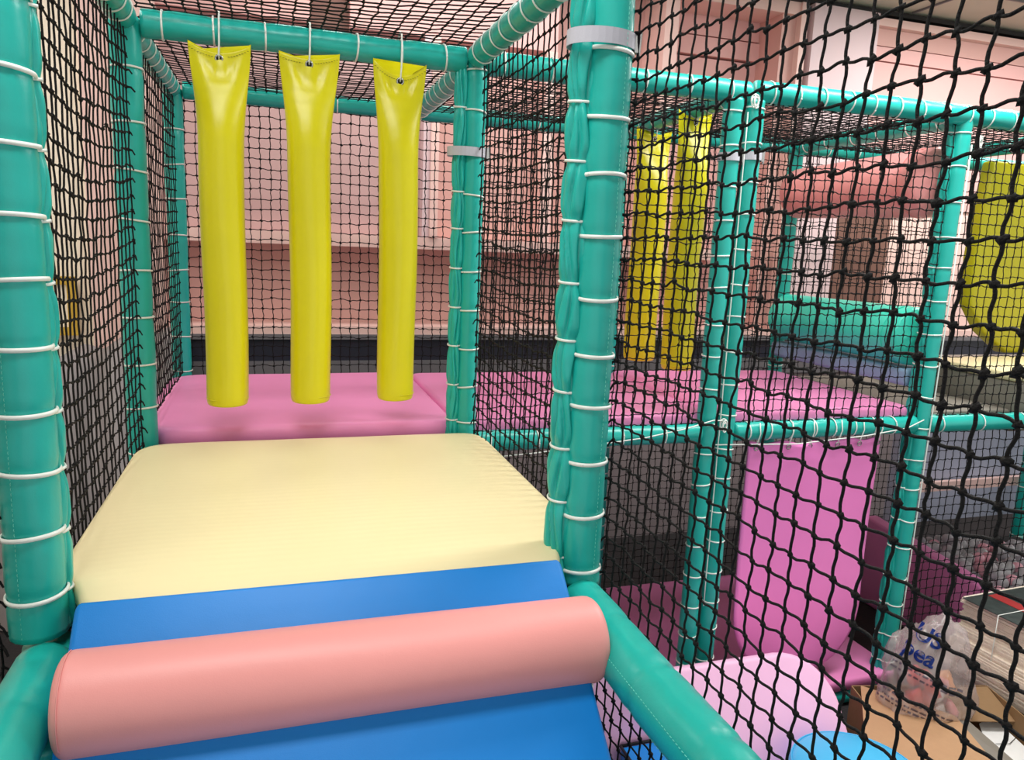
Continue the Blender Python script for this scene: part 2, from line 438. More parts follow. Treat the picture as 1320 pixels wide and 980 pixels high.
# beams
def beam(p0, p1, label, r=.043, sp=.155, ph=.07, **k):
    return padded('padded_beam', p0, p1, r, label, GB, sd(), sp, ph, cat='beam', **k)[0]
beam((.05, D1, HT), (1.16, D1, HT), 'turquoise padded beam the three yellow bags in front hang from', r=.046, sp=.16)
beam((1.24, D1, HT), (2.40, D1, HT), 'turquoise padded top beam between the two double posts', r=.046, sp=.2)
beam((2.44, D1, HT + .01), (4.6, D1, HT + .01), 'long turquoise top beam running right from the double post behind the near net', r=.047, sp=.135)
beam((.05, D2, HT), (2.36, D2, HT), 'turquoise padded top beam at the back above the pink mat', r=.043, sp=.22)
beam((2.44, D2, HT), (6.0, D2, HT), 'turquoise padded back top beam behind the coral roller', r=.043, sp=.22)
beam((0, .06, HT + .01), (0, D1 - .05, HT + .01), 'turquoise padded top beam over the left net', sp=.11)
beam((0, D1 + .05, HT), (0, D2 - .05, HT), 'turquoise padded top beam over the pink mat, left side', sp=.12)
beam((1.2, .06, HT + .01), (1.2, D1 - .05, HT + .01), 'turquoise padded top beam rising towards the top right of the cream bay', sp=.11)
beam((1.2, D1 + .05, HT), (1.2, D2 - .05, HT), 'turquoise padded top beam behind the third yellow bag', sp=.11)
beam((2.4, D1 + .08, HT), (2.4, D2 - .05, HT), 'turquoise padded top beam the two far yellow bags hang from', sp=.13)
beam((3.6, D1 + .05, HT), (3.6, D2 - .05, HT), 'turquoise padded top beam above the coral roller', sp=.2)
beam((4.55, D1 + .05, HT), (4.55, D2 - .05, HT), 'turquoise padded top beam above the large yellow panel', sp=.2)
beam((1.24, D1, HP), (2.30, D1, HP), 'turquoise padded platform beam between the cream mat and the double post', r=.045, sp=.2)
beam((2.48, D1, HP), (3.53, D1, HP), 'turquoise padded platform beam holding the pink flap', r=.045, sp=.12)
beam((3.62, D1, HP), (4.6, D1, HP - .005), 'turquoise padded platform beam right of the corded post', r=.045, sp=.28)
beam((.05, D2, HP), (3.56, D2, HP), 'turquoise padded back platform beam under the pink mats', r=.04, sp=.25)
beam((3.6, D1 + .05, HP), (3.6, D2 - .05, HP), 'turquoise padded platform beam under the slate blue bar', r=.04, sp=.25)
beam((2.48, D1 - .02, FZ + .045), (3.53, D1 - .02, FZ + .045), 'dark turquoise base beam in front of the magenta floor mat', r=.043, sp=.2)
# rails of the near bay
padded('padded_rail', (1.188, -.05, .568), (1.188, -1.45, .568), .064, 'wide turquoise padded rail running towards the viewer on the right of the ramp', 'padded rails beside the ramp', sd(), .23, .16, tiemat=False, stitch=(2.75, 3.75), cat='rail', amp=.95)
padded('padded_rail', (.0, -.05, .553), (-.005, -1.2, .553), .062, 'short turquoise padded rail running towards the viewer left of the ramp', 'padded rails beside the ramp', sd(), .27, .2, tiemat=False, cat='rail', amp=.8)
padded('padded_post', (.028, -.17, FZ), (.028, -.17, .47), .033, 'thin turquoise padded tube under the left rail beside the coral bar', GP, sd(), .15, .07)
def cord(pts, label, rad=.003):
    c = tuple(pts[0]); V, F = tube_path(np.array(pts) - np.array(c), rad, 6)
    tag(link('lashing_cord', mesh('lashing_cord', V, F, TIE), None, c), label, 'cord')
cord([(2.392, D1 - .032, z) if k % 2 else (2.388, D1 - .036, z) for k, z in enumerate(np.linspace(2.05, -.2, 16))], 'long white cord running down between the two tubes of the double post', .0028)
def coil(cx, cy, cz, label, R=.016):
    rg = np.random.default_rng(int(cx * 100)); t = np.linspace(0, 1, 60); a = t * 2 * PI * 4
    cord(np.stack([cx + R * np.cos(a) * (1 - .3 * t), cy - .012 + .010 * np.sin(a * .5), cz + R * np.sin(a) * 1.3 - .02 * t], -1), label, .0032)
coil(2.40, D1 - .055, 2.10, 'knotted white cord at the top of the double post')
coil(2.39, D1 - .055, .70, 'knotted white cord where the platform beam meets the double post')
coil(3.63, D1 - .060, 2.03, 'knotted white cord at the top of the corded post')
# loose white cords lashed along the platform beam
Vc, Fc = tube_path([(1.25, D1 - .055, .585), (1.5, D1 - .06, .60), (2.0, D1 - .058, .645), (2.2, D1 - .06, .68), (2.34, D1 - .06, .715), (2.39, D1 - .06, .71)], .003, 6)
tag(link('lashing_cord', mesh('lashing_cord', Vc, Fc, TIE)), 'thin white cord slanting up along the platform beam to the double post', 'cord')
Vc, Fc = tube_path([(2.36, D1 - .06, .60), (2.8, D1 - .056, .585), (3.2, D1 - .056, .61), (3.45, D1 - .055, .64), (3.54, D1 - .06, .68)], .003, 6)
tag(link('lashing_cord', mesh('lashing_cord', Vc, Fc, TIE)), 'thin white cord tied along the beam above the pink flap', 'cord')

# ---------------------------------------------------------------- nets
def net(name, o, u, v, lu, lv, label, r=.0026, cell=.05, seg=3, sides=4, bulge=(0, 0, 0), seed=1, wob=.0022, knot=.0070, edge_tails=None, tail_dir=None):
    """knotted square net: wavy cords both ways, a knot at every crossing"""
    rg = np.random.default_rng(seed)
    o = np.array(o, float); u = np.array(u, float); v = np.array(v, float); nrm = np.cross(u, v)
    nu = int(round(lu / cell)) + 1; nv = int(round(lv / cell)) + 1
    I, J = np.meshgrid(np.arange(nu), np.arange(nv), indexing='ij')
    U = I * lu / (nu - 1) + rg.normal(0, .0022, I.shape); Vv = J * lv / (nv - 1) + rg.normal(0, .0030, I.shape)
    su = np.sin(PI * U / lu); sv = np.sin(PI * Vv / lv)
    su = np.clip(su, 0, 1); sv = np.clip(sv, 0, 1)
    B = bulge[0] * su * sv + rg.normal(0, .0012, I.shape)
    Vv = Vv - bulge[1] * su * np.sin(PI * np.clip(Vv / lv, 0, 1)) + bulge[2] * su
    K = o + U[..., None] * u + Vv[..., None] * v + B[..., None] * nrm
    Vs, Fs, n0 = [], [], 0
    def lines(P, axis_vec, other):
        # P: (nlines, nk, 3) -> wavy tubes
        nonlocal n0
        nl, nk, _ = P.shape
        tt = np.arange((nk - 1) * seg + 1) / seg
        i0 = np.minimum(tt.astype(int), nk - 2); f = tt - i0
        C = P[:, i0] * (1 - f)[None, :, None] + P[:, i0 + 1] * f[None, :, None]
        amp = rg.uniform(.4, 1.3, (nl, nk))[:, i0] * wob
        amp2 = rg.normal(0, .5, (nl, nk))[:, i0] * wob
        off = amp * np.sin(2 * PI * f)[None, :] + amp2 * np.sin(PI * f)[None, :]
        C = C + off[..., None] * other
        a = np.arange(sides) * 2 * PI / sides + .4
        ring_ = r * (np.cos(a)[:, None] * other + np.sin(a)[:, None] * nrm)
        X = C[:, :, None, :] + ring_[None, None]
        m_ = len(tt); F = grid_faces(m_, sides, True)
        Fall = (F[None] + (np.arange(nl) * m_ * sides)[:, None, None]).reshape(-1, 4) + n0
        Vs.append(X.reshape(-1, 3)); Fs.append(Fall); n0 += nl * m_ * sides
    lines(K, v, u)
    lines(K.transpose(1, 0, 2), u, v)
    tag_parts = []
    if edge_tails is not None:
        rows = K[edge_tails]
        td = np.array(tail_dir, float)
        P = []
        for p in rows:
            d = td + rg.normal(0, .25, 3); d /= np.linalg.norm(d); L = rg.uniform(.015, .032)
            d2 = d + np.array([0, 0, -1.0]); d2 /= np.linalg.norm(d2)
            V_, F_ = tube_path([p, p + d * L * .5, p + d * L * .5 + d2 * L * .6], [r * 1.6, r * 1.3, r * 1.1], 4, False)
            Vs.append(V_); Fs.append(np.array(F_) + n0); n0 += len(V_)
    V = np.concatenate(Vs); F = np.concatenate(Fs)
    root = link(name, mesh(name, V - o, F, CORD), None, tuple(o))
    tag(root, label, 'net', 'black knotted safety nets of the play frame')
    # knots: squashed octahedra-like lumps
    kv = np.array([(1.15, -.35, 0), (.45, .75, .1), (-.75, .85, 0), (-1.1, -.1, 0), (.1, -.95, -.1), (0, 0, .9), (0, 0, -.9)], float)
    kf = np.array([(0, 1, 5), (1, 2, 5), (2, 3, 5), (3, 4, 5), (4, 0, 5), (1, 0, 6), (2, 1, 6), (3, 2, 6), (4, 3, 6), (0, 4, 6)])
    Kf = K.reshape(-1, 3); nk = len(Kf)
    sc = knot * rg.uniform(.85, 1.2, nk)
    ang = rg.uniform(-.6, .6, nk)
    ca, sa = np.cos(ang), np.sin(ang)
    X = kv[None, :, 0] * ca[:, None] - kv[None, :, 1] * sa[:, None]; Y = kv[None, :, 0] * sa[:, None] + kv[None, :, 1] * ca[:, None]
    P = Kf[:, None] + sc[:, None, None] * (X[..., None] * u * 1.1 + Y[..., None] * v * 1.0 + np.broadcast_to(kv[None, :, 2:3], X.shape + (1,)) * nrm * .9)
    F = (kf[None] + (np.arange(nk) * 7)[:, None, None]).reshape(-1, 3)
    kn = link('knots', mesh('knots', P.reshape(-1, 3) - o, F, CORD), root); kn['kind'] = 'stuff'
    return root
X_, Y_, Z_ = (1, 0, 0), (0, 1, 0), (0, 0, 1)
near = dict(seg=6, sides=6, knot=.0076, wob=.0023, r=.0025)
net('safety_net', (1.26, -1.45, -.816), Y_, Z_, 1.43, 2.95, 'large near black net right of the wide rail, filling the right side', bulge=(.0, .012, 0), seed=1, edge_tails=-1, tail_dir=(-1.0, .1, -.1), **near)
net('safety_net', (-.085, -1.0, -.80), Y_, Z_, .98, 2.95, 'black net strip at the left edge beyond the left post', bulge=(.0, .01, 0), seed=2, edge_tails=-1, tail_dir=(1.0, -.3, -.4), **near)
net('safety_net', (.004, .05, -.2), Y_, Z_, 1.145, 2.32, 'black net on the left of the cream mat between two posts', bulge=(-.03, .03, -.02), seed=3, seg=4, sides=5, knot=.0078, edge_tails=-1, tail_dir=(.8, -.9, -.3))
net('safety_net', (1.225, .05, -.3), Y_, Z_, 1.155, 2.42, 'dense-looking black net on the right of the cream mat between two posts', bulge=(.03, .04, 0), seed=4, seg=4, sides=5, knot=.0076, edge_tails=-1, tail_dir=(-.6, -.9, -.3))
net('safety_net', (.01, D1 + .05, .755), Y_, Z_, 1.15, 1.35, 'black net left of the pink mat behind the yellow bags', bulge=(-.02, .02, 0), seed=5)
net('safety_net', (.05, D2, .62), X_, Z_, 1.15, 1.47, 'black back net behind the three hanging yellow bags', seed=6, r=.0024, knot=.0062, wob=.0018)
net('safety_net', (1.2, D2, .62), X_, Z_, 1.17, 1.47, 'black back net right of the double post at the cream mat', seed=7, r=.0024, knot=.0062)
net('safety_net', (2.43, D2, .62), X_, Z_, 1.14, 1.47, 'black back net between the double post and the roller frame', seed=8, r=.0024, knot=.0062)
net('safety_net', (3.63, D2, .62), X_, Z_, 1.3, 1.47, 'black back net behind the large yellow panel', seed=9, r=.0024, knot=.0062)
net('safety_net', (1.24, D2 + .01, FZ + .03), X_, Z_, 1.12, 1.42, 'black lower back net under the platform, left bay', seed=10, r=.0024, knot=.0062)
net('safety_net', (2.43, D2 + .01, FZ + .03), X_, Z_, 1.14, 1.42, 'black lower back net behind the pink flap', seed=11, r=.0024, knot=.0062)
net('safety_net', (3.63, D2 + .01, FZ + .03), X_, Z_, 1.3, 1.42, 'black lower back net behind the plastic balls', seed=12, r=.0024, knot=.0062)
net('safety_net', (1.25, D1 - .01, .69), X_, Z_, 1.06, 1.41, 'black net in front of the two far yellow bags', seed=13, r=.0024, knot=.0062)
net('safety_net', (2.48, D1 - .01, .69), X_, Z_, 1.06, 1.41, 'fine-looking black net above the pink flap, before the rollers', seed=14, r=.0024, knot=.0062)
net('safety_net', (3.63, D1 - .01, .69), X_, Z_, 1.13, 1.41, 'black net right of the corded post, before the yellow panel', seed=15, r=.0024, knot=.0062)
net('safety_net', (3.62, D1 - .01, FZ + .03), X_, Z_, 1.14, 1.42, 'black lower net right of the corded post, before the plastic balls', seed=16, r=.0024, knot=.0062)
RN = dict(r=.0025, knot=.0064)
net('roof_net', (.04, .0, HT + .05), X_, Y_, 1.14, D1 - .0, 'black net roof over the cream mat', bulge=(-.025, 0, 0), seed=20, seg=4, **RN)
net('roof_net', (.04, D1 + .02, HT + .02), X_, Y_, 1.14, D2 - D1 - .05, 'black net roof over the first pink mat', bulge=(-.02, 0, 0), seed=21, **RN)
net('roof_net', (1.22, D1 + .02, HT + .0), X_, Y_, 1.16, D2 - D1 - .05, 'black net roof over the second pink mat', bulge=(-.02, 0, 0), seed=22, **RN)
net('roof_net', (2.42, D1 + .02, HT + .0), X_, Y_, 1.16, D2 - D1 - .05, 'black net roof over the third pink mat before the rollers', bulge=(-.02, 0, 0), seed=23, **RN)
net('roof_net', (3.62, D1 + .02, HT + .0), X_, Y_, 1.16, D2 - D1 - .05, 'black net roof at the far right above the yellow panel', bulge=(-.02, 0, 0), seed=24, **RN)

# ---------------------------------------------------------------- mats
def soft(o, amp=.002, sc=6):
    me = o.data; n = len(me.vertices); co = np.empty(n * 3, np.float32); me.vertices.foreach_get('co', co); co = co.reshape(-1, 3)
    co[:, 2] += amp * (np.sin(sc * co[:, 0] + 1) * np.cos(sc * .8 * co[:, 1]))
    me.vertices.foreach_set('co', co.ravel()); me.update()
def cushion(name, outline, z0, z1, mat, bev, puff=.008, n=46, loc_z=None, parent=None):
    """a padded mat: dense top grid inside the outline's box, rounded edge, slight puff"""
    xs = [q[0] for q in outline]; ys = [q[1] for q in outline]
    pts = np.array(outline, float)
    # resample outline
    seg = np.diff(np.vstack([pts, pts[:1]]), axis=0); ln = np.hypot(*seg.T); tot = ln.sum(); N = 160
    s = np.arange(N) / N * tot; cum = np.concatenate([[0], np.cumsum(ln)]); k = np.searchsorted(cum, s, 'right') - 1
    B = pts[k] + seg[k] * ((s - cum[k]) / ln[k])[:, None]
    for _ in range(3): B = (np.roll(B, 1, 0) + 2 * B + np.roll(B, -1, 0)) / 4
    c = B.mean(0)
    rings = []
    def rg_(inset, z):
        d = c - B; L = np.linalg.norm(d, axis=1)[:, None]
        return np.column_stack([B + d / L * np.minimum(inset, L * .98), np.full(N, z)])
    rings.append(rg_(bev * .3, z0)); rings.append(rg_(0, z0 + bev * .3)); rings.append(rg_(0, z1 - bev))
    for a in np.linspace(.25, 1, 4) * PI / 2: rings.append(rg_(bev * (1 - math.cos(a)), z1 - bev + bev * math.sin(a)))
    for f in np.linspace(.08, .97, 14):
        R = np.column_stack([B + (c - B) * f, np.full(N, z1)])
        e = np.minimum(1, f * 4)
        R[:, 2] += puff * e + .0016 * np.sin(9 * R[:, 0] + 3 * R[:, 1]) * e + .0012 * np.sin(17 * R[:, 1] - 5 * R[:, 0]) * e
        rings.append(R)
    V = np.concatenate(rings); F = grid_faces(len(rings), N, True).tolist()
    F.append(list(range(N))[::-1]); m0 = (len(rings) - 1) * N; F.append([m0 + i for i in range(N)])
    org = np.array([c[0], c[1], z0])
    return link(name, mesh(name, V - org, F, mat), parent, tuple(org))
# ribbed relief of the cream mat
nt = CREAM.node_tree; wv = nt.nodes.new('ShaderNodeTexWave'); wv.bands_direction = 'Y'; wv.inputs['Scale'].default_value = 10.5; wv.inputs['Distortion'].default_value = 1.2
tcn = nt.nodes.new('ShaderNodeTexCoord'); nt.links.new(tcn.outputs['Object'], wv.inputs['Vector'])
pb = nt.nodes['Principled BSDF']; old = pb.inputs['Normal'].links[0].from_socket
bpw = nt.nodes.new('ShaderNodeBump'); bpw.inputs['Strength'].default_value = .05; bpw.inputs['Distance'].default_value = .004
nt.links.new(wv.outputs['Fac'], bpw.inputs['Height']); nt.links.new(old, bpw.inputs['Normal']); nt.links.new(bpw.outputs[0], pb.inputs['Normal'])
cm = cushion('floor_mat', [(.03, .058), (.06, .0), (.075, -.088), (.6, -.095), (1.125, -.078), (1.135, -.02), (1.15, .066), (1.245, .12), (1.25, 1.12), (1.225, 1.2), (1.0, 1.205), (.2, 1.205), (.04, 1.20), (-.01, 1.13), (-.01, .12)], .655, .702, CREAM, .018, .008)
tag(cm, 'large cream padded mat in the middle, ribbed vinyl', 'mat')
box('deck_board', (-.03, .07, .60), (1.24, D1 - .06, .652), DARK); tag(bpy.data.objects['deck_board'], 'dark board under the cream mat', 'board')
GM = 'pink platform mats in a row'
for k, (x0, x1, lab, z1) in enumerate(((.045, 1.165, 'pink padded mat under the three hanging yellow bags', .738), (1.175, 2.385, 'pink padded mat behind the right net, under the far yellow bags', .732), (2.395, 3.53, 'pink padded mat reaching to the corded post, below the rollers', .735))):
    y0 = D1 + .012 if k != 0 else D1 + .0
    left = [(x0, y0)] if k else [(x0, D2 - .04), (-.05, D2 - .12), (-.06, y0 + .12), (.03, y0 + .06), (.05, y0)]
    left = [(x0, D2 - .03), (x0, y0)] if k else left
    pm = cushion('floor_mat', left + [(x1, y0), (x1, D2 - .03 if k < 2 else D2 - .1)], .655, z1, PINK, .028, .006)
    tag(pm, lab, 'mat', GM)
for x0, x1, lab in ((.03, 1.17, 'dark board under the first pink mat'), (1.23, 2.37, 'dark board under the second pink mat'), (2.43, 3.55, 'dark board under the third pink mat')):
    tag(box('deck_board', (x0, D1 + .06, .60), (x1, D2 - .05, .652), DARK), lab, 'board')
# magenta floor mats of the lower level
for x0, x1, lab in ((1.26, 2.39, 'magenta floor mat in the lower bay left of the double post'), (2.41, 3.62, 'magenta floor mat in the lower bay under the pink flap')):
    tag(cushion('floor_mat', [(x0, D1 - .09 if x0 > 2 else D1 + .0), (x1, D1 - .05), (x1, D2), (x0, D2)], FZ + .09, FZ + .15, PURPLE, .02, .003), lab, 'mat')
for x0, x1, lab in ((1.26, 2.39, 'dark base under the left magenta mat'), (2.41, 3.62, 'dark base under the right magenta mat')):
    tag(box('base_board', (x0, D1 + .04, FZ), (x1, D2, FZ + .088), DARK), lab, 'board')

# ---------------------------------------------------------------- blue ramp with coral bar
rt = thing('soft_ramp', (.6, -.3, FZ), 'blue vinyl ramp sloping down towards the viewer', 'ramp')
def rp(d, h):   # along the slope from its top edge
    s, c = math.sin(math.radians(41)), math.cos(math.radians(41))
    return (-.105 - d * c - h * s * 0, .692 - d * s)
prof = [(-.10, .64), (-.10, .69)]
prof = [(-.092, .40), (-.092, .718)] + [(-.122 - d * .755, .694 - d * .656) for d in (.02, 1.35)] + [(-1.1, FZ + .05), (-1.1, FZ + .01), (-.6, FZ + .01)]
ro = prism('ramp_body', prof, 'x', .072, 1.108, BLUE, bevel=.012, seg=4, parent=rt)
# coral half-round climbing bar
def round_bar(name, x0, x1, cy, cz, r, mat, parent=None, seedn=3, edge=.02, tri=0.0):
    rg = np.random.default_rng(seedn)
    n = 60; sides = 40
    xs = np.concatenate([[x0, x0 + .001], x0 + edge * (1 - np.cos(np.linspace(.2, 1, 5) * PI / 2)), np.linspace(x0 + edge * 1.2, x1 - edge * 1.2, n), x1 - edge * (1 - np.cos(np.linspace(1, .2, 5) * PI / 2)), [x1 - .001, x1]])
    V = []
    for i, x in enumerate(xs):
        e = min(x - x0, x1 - x)
        q = 1.0 if e >= edge else math.sqrt(max(0, 1 - (1 - e / edge) ** 2))
        rr = (r - edge) + edge * q if i not in (0, len(xs) - 1) else (r - edge) * .2
        a = np.arange(sides) * 2 * PI / sides
        R = rr * (1 + .012 * np.sin(2 * a + 3 * x) + .006 * np.sin(7 * x + 3 * a))
        V.append(np.stack([np.full(sides, x), cy + R * np.cos(a), cz + R * np.sin(a)], -1))
    V = np.concatenate(V); c = np.array([(x0 + x1) / 2, cy, cz])
    F = grid_faces(len(xs), sides, True).tolist(); F.append(list(range(sides))[::-1]); F.append([(len(xs) - 1) * sides + k for k in range(sides)])
    base = np.zeros(3) if parent is None else np.array(parent.location)
    return link(name, mesh(name, V - c, F, mat), parent, tuple(c - base))
bar = round_bar('climbing_bar', .076, 1.138, -.252, .592, .094, CORAL, None, 5, .022)
tag(bar, 'coral pink padded round bar lying across the blue ramp', 'bar')
# stitched seam near its left end
pp = [(.092, -.252 + .0945 * math.cos(a), .592 + .0945 * math.sin(a)) for a in np.linspace(1.2, 3.6, 40)]
V, F = tube_path(np.array(pp) - np.array(bar.location), .0012, 4); link('seam', mesh('seam', V, F, CORAL), bar)

# ---------------------------------------------------------------- hanging yellow bags
def hanging_bag(loc, rot, label, group, wtop=.205, rad=.078, L=1.245, seedn=1, drop=.10, tw=0, dip=.03, offs=0.0):
    """origin at the top edge centre of the bag"""
    rg = np.random.default_rng(seedn)
    root = thing('hanging_bag', loc, label, 'punch bag', group); root.rotation_euler = (0, 0, rot)
    n = 60; sides = 36; t = np.concatenate([np.linspace(0, .22, 26), np.linspace(.24, L - .03, 34), L - .03 + .03 * np.sin(np.linspace(.2, 1, 6) * PI / 2)])
    a = np.arange(sides) * 2 * PI / sides; V = []
    for k, d in enumerate(t):
        s = min(1, (d / .34) ** .8); s = s * s * (3 - 2 * s)
        q2 = min(1, max(0, d - .012) / .34); q2 = q2 * q2 * (3 - 2 * q2)
        hx = (wtop / 2) * (1 - s) + (rad * (1 - .05 * (d / L))) * s
        hy = .0035 + (rad * (1 - .05 * d / L) - .0035) * q2
        rr = 1.0
        if d > L - .03:
            q = (d - (L - .03)) / .03; rr = .90 + .10 * math.sqrt(max(0, 1 - q * q))
        x = hx * np.cos(a) * rr; y = hy * np.sin(a) * rr
        # top edge: corners stay up, the middle dips to the eyelet
        z = -d - (dip * (1 - (x / (wtop / 2)) ** 2) * max(0, 1 - d / .14)) + offs * x * max(0, 1 - d / .2)
        # diagonal pull folds below the corners
        fold = .006 * np.sin(5 * np.abs(x) / .1 * 2 + d * 25) * math.exp(-((d - .07) / .05) ** 2)
        y = y + fold * np.sign(np.sin(a)) * np.abs(np.sin(a))
        x = x + .0025 * np.sin(7 * d + seedn); y = y + .003 * np.sin(5 * d + 2 * a + seedn)
        V.append(np.stack([x, y, z], -1))
    V = np.concatenate(V); F = grid_faces(len(t), sides, True).tolist(); F.append(list(range(sides))[::-1]); F.append([(len(t) - 1) * sides + k for k in range(sides)])
    link('bag_body', mesh('bag_body', V, F, YEL), root)
    ez = -dip - .022
    E = ring_mesh('eyelet', .011, (.0035, .003), METAL, head=False)
    link('eyelet', E, root, (0, -.0085, ez), (PI / 2, 0, 0))
    hole = link('eyelet_hole', mesh('eyelet_hole', *tube_path([(0, -.0095, ez), (0, -.006, ez)], .0085, 14), BLACK), root)
    pts = [(0, -.008, ez), (0, -.020, ez + .012), (.002, -.021, ez + .05), (.003, -.020, .055), (.003, -.008, .095), (.002, .02, .105), (.002, .06, .09)]
    V, F = tube_path(pts, .003, 6); c = link('hanging_cord', mesh('hanging_cord', V, F, TIE), root); c['label'] = 'white hanging cord'
    for s in (0, 1):
        parts = []
        for x in np.linspace(-wtop / 2 + .008, wtop / 2 - .008, 22):
            z = -.012 - .008 * s - dip * (1 - (x / (wtop / 2)) ** 2) * .92 + offs * x
            parts.append(tube_path([(x - .003, -.0046 - .002 * s, z), (x + .003, -.0046 - .002 * s, z)], .0009, 3, False))
    V, F = join(parts); st = link('stitching', mesh('stitching', V, F, DTHREAD), root); st['kind'] = 'stuff'
    V, F = tube_path([(math.cos(q) * rad * .945, math.sin(q) * rad * .945, -L + .024) for q in np.linspace(0, 2 * PI, 30)], .0016, 4, False)
    link('bottom_seam', mesh('bottom_seam', V, F, YEL), root)
    return root
G3 = 'yellow punch bags hanging in the opening'
hanging_bag((.292, D1 - .045, 2.092), 0, 'leftmost of the three yellow vinyl bags hanging over the cream mat', G3, .202, .0765, 1.255, 1, offs=.03, dip=.034)
hanging_bag((.588, D1 - .045, 2.092), 0, 'middle yellow vinyl bag of the three hanging over the cream mat', G3, .208, .0765, 1.25, 2, offs=.05, dip=.022)
hanging_bag((.908, D1 - .045, 2.095), .0, 'yellow vinyl bag hanging nearest the double post, third from the left', G3, .195, .074, 1.25, 3, offs=-.02, dip=.05)
G2 = 'yellow punch bags behind the right nets'
hanging_bag((2.42, 2.13, 2.10), .2, 'yellow bag behind the nets, just right of the thick front post', G2, .24, .092, 1.25, 4)
hanging_bag((2.40, 1.68, 2.12), .2, 'darker yellow bag behind the nets, left of the double post', G2, .21, .082, 1.25, 5)

# ---------------------------------------------------------------- pink flap
def drape(name, x0, x1, z0, z1, y, mat, rad=.3):
    nx, nz = 40, 60; V = []
    for j in range(nz):
        f = j / (nz - 1); z = z1 + (z0 - z1) * f
        # rounded bottom corners
        ins = 0
        dz = z - z0
        if dz < rad: ins = rad - math.sqrt(max(0, rad * rad - (rad - dz) ** 2)) if dz < rad else 0
        for i in range(nx):
            g = i / (nx - 1); xa = x0 + ins * .9 + .02 * f; xb = x1 - ins * .9 + .02 * f
            x = xa + (xb - xa) * g
            yy = y + .012 * math.sin(9 * g + 1) * math.exp(-f * 4) - .05 * math.sin(PI * g) * f * .5 + .02 * math.sin(3 * f) + .006 * math.sin(14 * g) * math.exp(-f * 9)
            V.append((x, yy, z + .008 * math.cos(g * 4 * 2 * PI) * math.exp(-f * 14)))
    F = grid_faces(nz, nx).tolist()
    V = np.array(V); n = len(V); V2 = V + [0, .012, 0]
    F2 = [tuple(int(q) + n for q in f[::-1]) for f in F]
    edge = [i for i in range(nx)] + [(j + 1) * nx - 1 for j in range(1, nz)] + [(nz - 1) * nx + i for i in range(nx - 2, -1, -1)] + [j * nx for j in range(nz - 2, 0, -1)]
    F3 = [(edge[k], edge[(k + 1) % len(edge)], edge[(k + 1) % len(edge)] + n, edge[k] + n) for k in range(len(edge))]
    return np.concatenate([V, V2]), F + F2 + [f[::-1] for f in F3]
fl = thing('hanging_flap', (2.95, D1 - .04, .59), 'pink vinyl flap with a rounded bottom hanging from the platform beam', 'flap')
V, F = drape('flap_sheet', 2.575, 3.325, -.64, .585, D1 - .02, FLAPP, .36)
link('flap_sheet', mesh('flap_sheet', V - np.array(fl.location), F, FLAPP), fl)
for x in (2.60, 2.78, 2.90, 3.06, 3.19, 3.30):
    e = link('eyelet', ring_mesh('eyelet', .011, (.0035, .003), METAL, head=False), fl, (x - 2.95, .01, -.025), (PI / 2, 0, 0))
    V, F = tube_path([(x - 2.95, .012, -.025), (x - 2.955, .0, .0), (x - 2.95, -.012, .05), (x - 2.95, .0, .10)], .003, 5)
    link('lashing', mesh('lashing', V, F, TIE), e.parent)

# ---------------------------------------------------------------- rollers
def roller(name, y0, y1, x, z, r0, r1, mat, label, capr=.6):
    root = thing(name, (x, (y0 + y1) / 2, z), label, 'roller', 'padded rollers between two posts')
    n = 40; sides = 32; ys = np.linspace(y0, y1, n); V = []
    for y in ys:
        e = min(y - y0, y1 - y); q = min(1, e / .03); rr = (r0 + (r1 - r0) * (y - y0) / (y1 - y0)) * (.86 + .14 * math.sqrt(max(0, 1 - (1 - q) ** 2)))
        a = np.arange(sides) * 2 * PI / sides
        near_seam = math.exp(-((y - (y0 + .10)) / .02) ** 2)
        R = rr * (1 - .03 * near_seam + .012 * np.sin(9 * a) * math.exp(-(y - y0) / .06))
        V.append(np.stack([R * np.cos(a), np.full(sides, y) - (y0 + y1) / 2, R * np.sin(a)], -1))
    V = np.concatenate(V); F = grid_faces(n, sides, True).tolist(); F.append(list(range(sides))[::-1]); F.append([(n - 1) * sides + k for k in range(sides)])
    link('roller_body', mesh('roller_body', V, F, mat), root)
    V, F = tube_path([(0, y0 - (y0 + y1) / 2 - .07, 0), (0, y1 - (y0 + y1) / 2 + .04, 0)], .018, 12)
    link('axle', mesh('axle', V, F, METAL), root)
    pts = [((r0 * .995) * math.cos(q), .10 - (y1 - y0) / 2, (r0 * .995) * math.sin(q)) for q in np.linspace(0, 2 * PI, 40)]
    V, F = tube_path(pts, .003, 4, False); link('seam', mesh('seam', V, F, mat), root)
    # gathered end sleeve
    n = 14; V = []
    for k in range(n):
        f = k / (n - 1); a = np.arange(40) * 2 * PI / 40
        R = (r0 * .93 * (1 - f) + .03 * f) * (1 + .09 * np.sin(11 * a + k * .7) * (.3 + f))
        V.append(np.stack([R * np.cos(a), np.full(40, -(y1 - y0) / 2 + .012 - .035 * f), R * np.sin(a)], -1))
    V = np.concatenate(V); link('gathered_end', mesh('gathered_end', V, grid_faces(n, 40, True), mat), root)
    return root
roller('padded_roller', 1.36, 2.44, 3.6, 1.845, .172, .150, CORAL2, 'coral pink roller, the upper one, right side behind two nets')
roller('padded_roller', 1.36, 2.44, 3.6, 1.075, .150, .145, TEAL2, 'turquoise roller, the lower one, right side behind two nets')
tag(box('padded_bar', (3.52, 1.33, .825), (3.68, 2.45, .915), SLATE, bevel=.02), 'slate blue padded bar beneath the turquoise roller', 'bar')

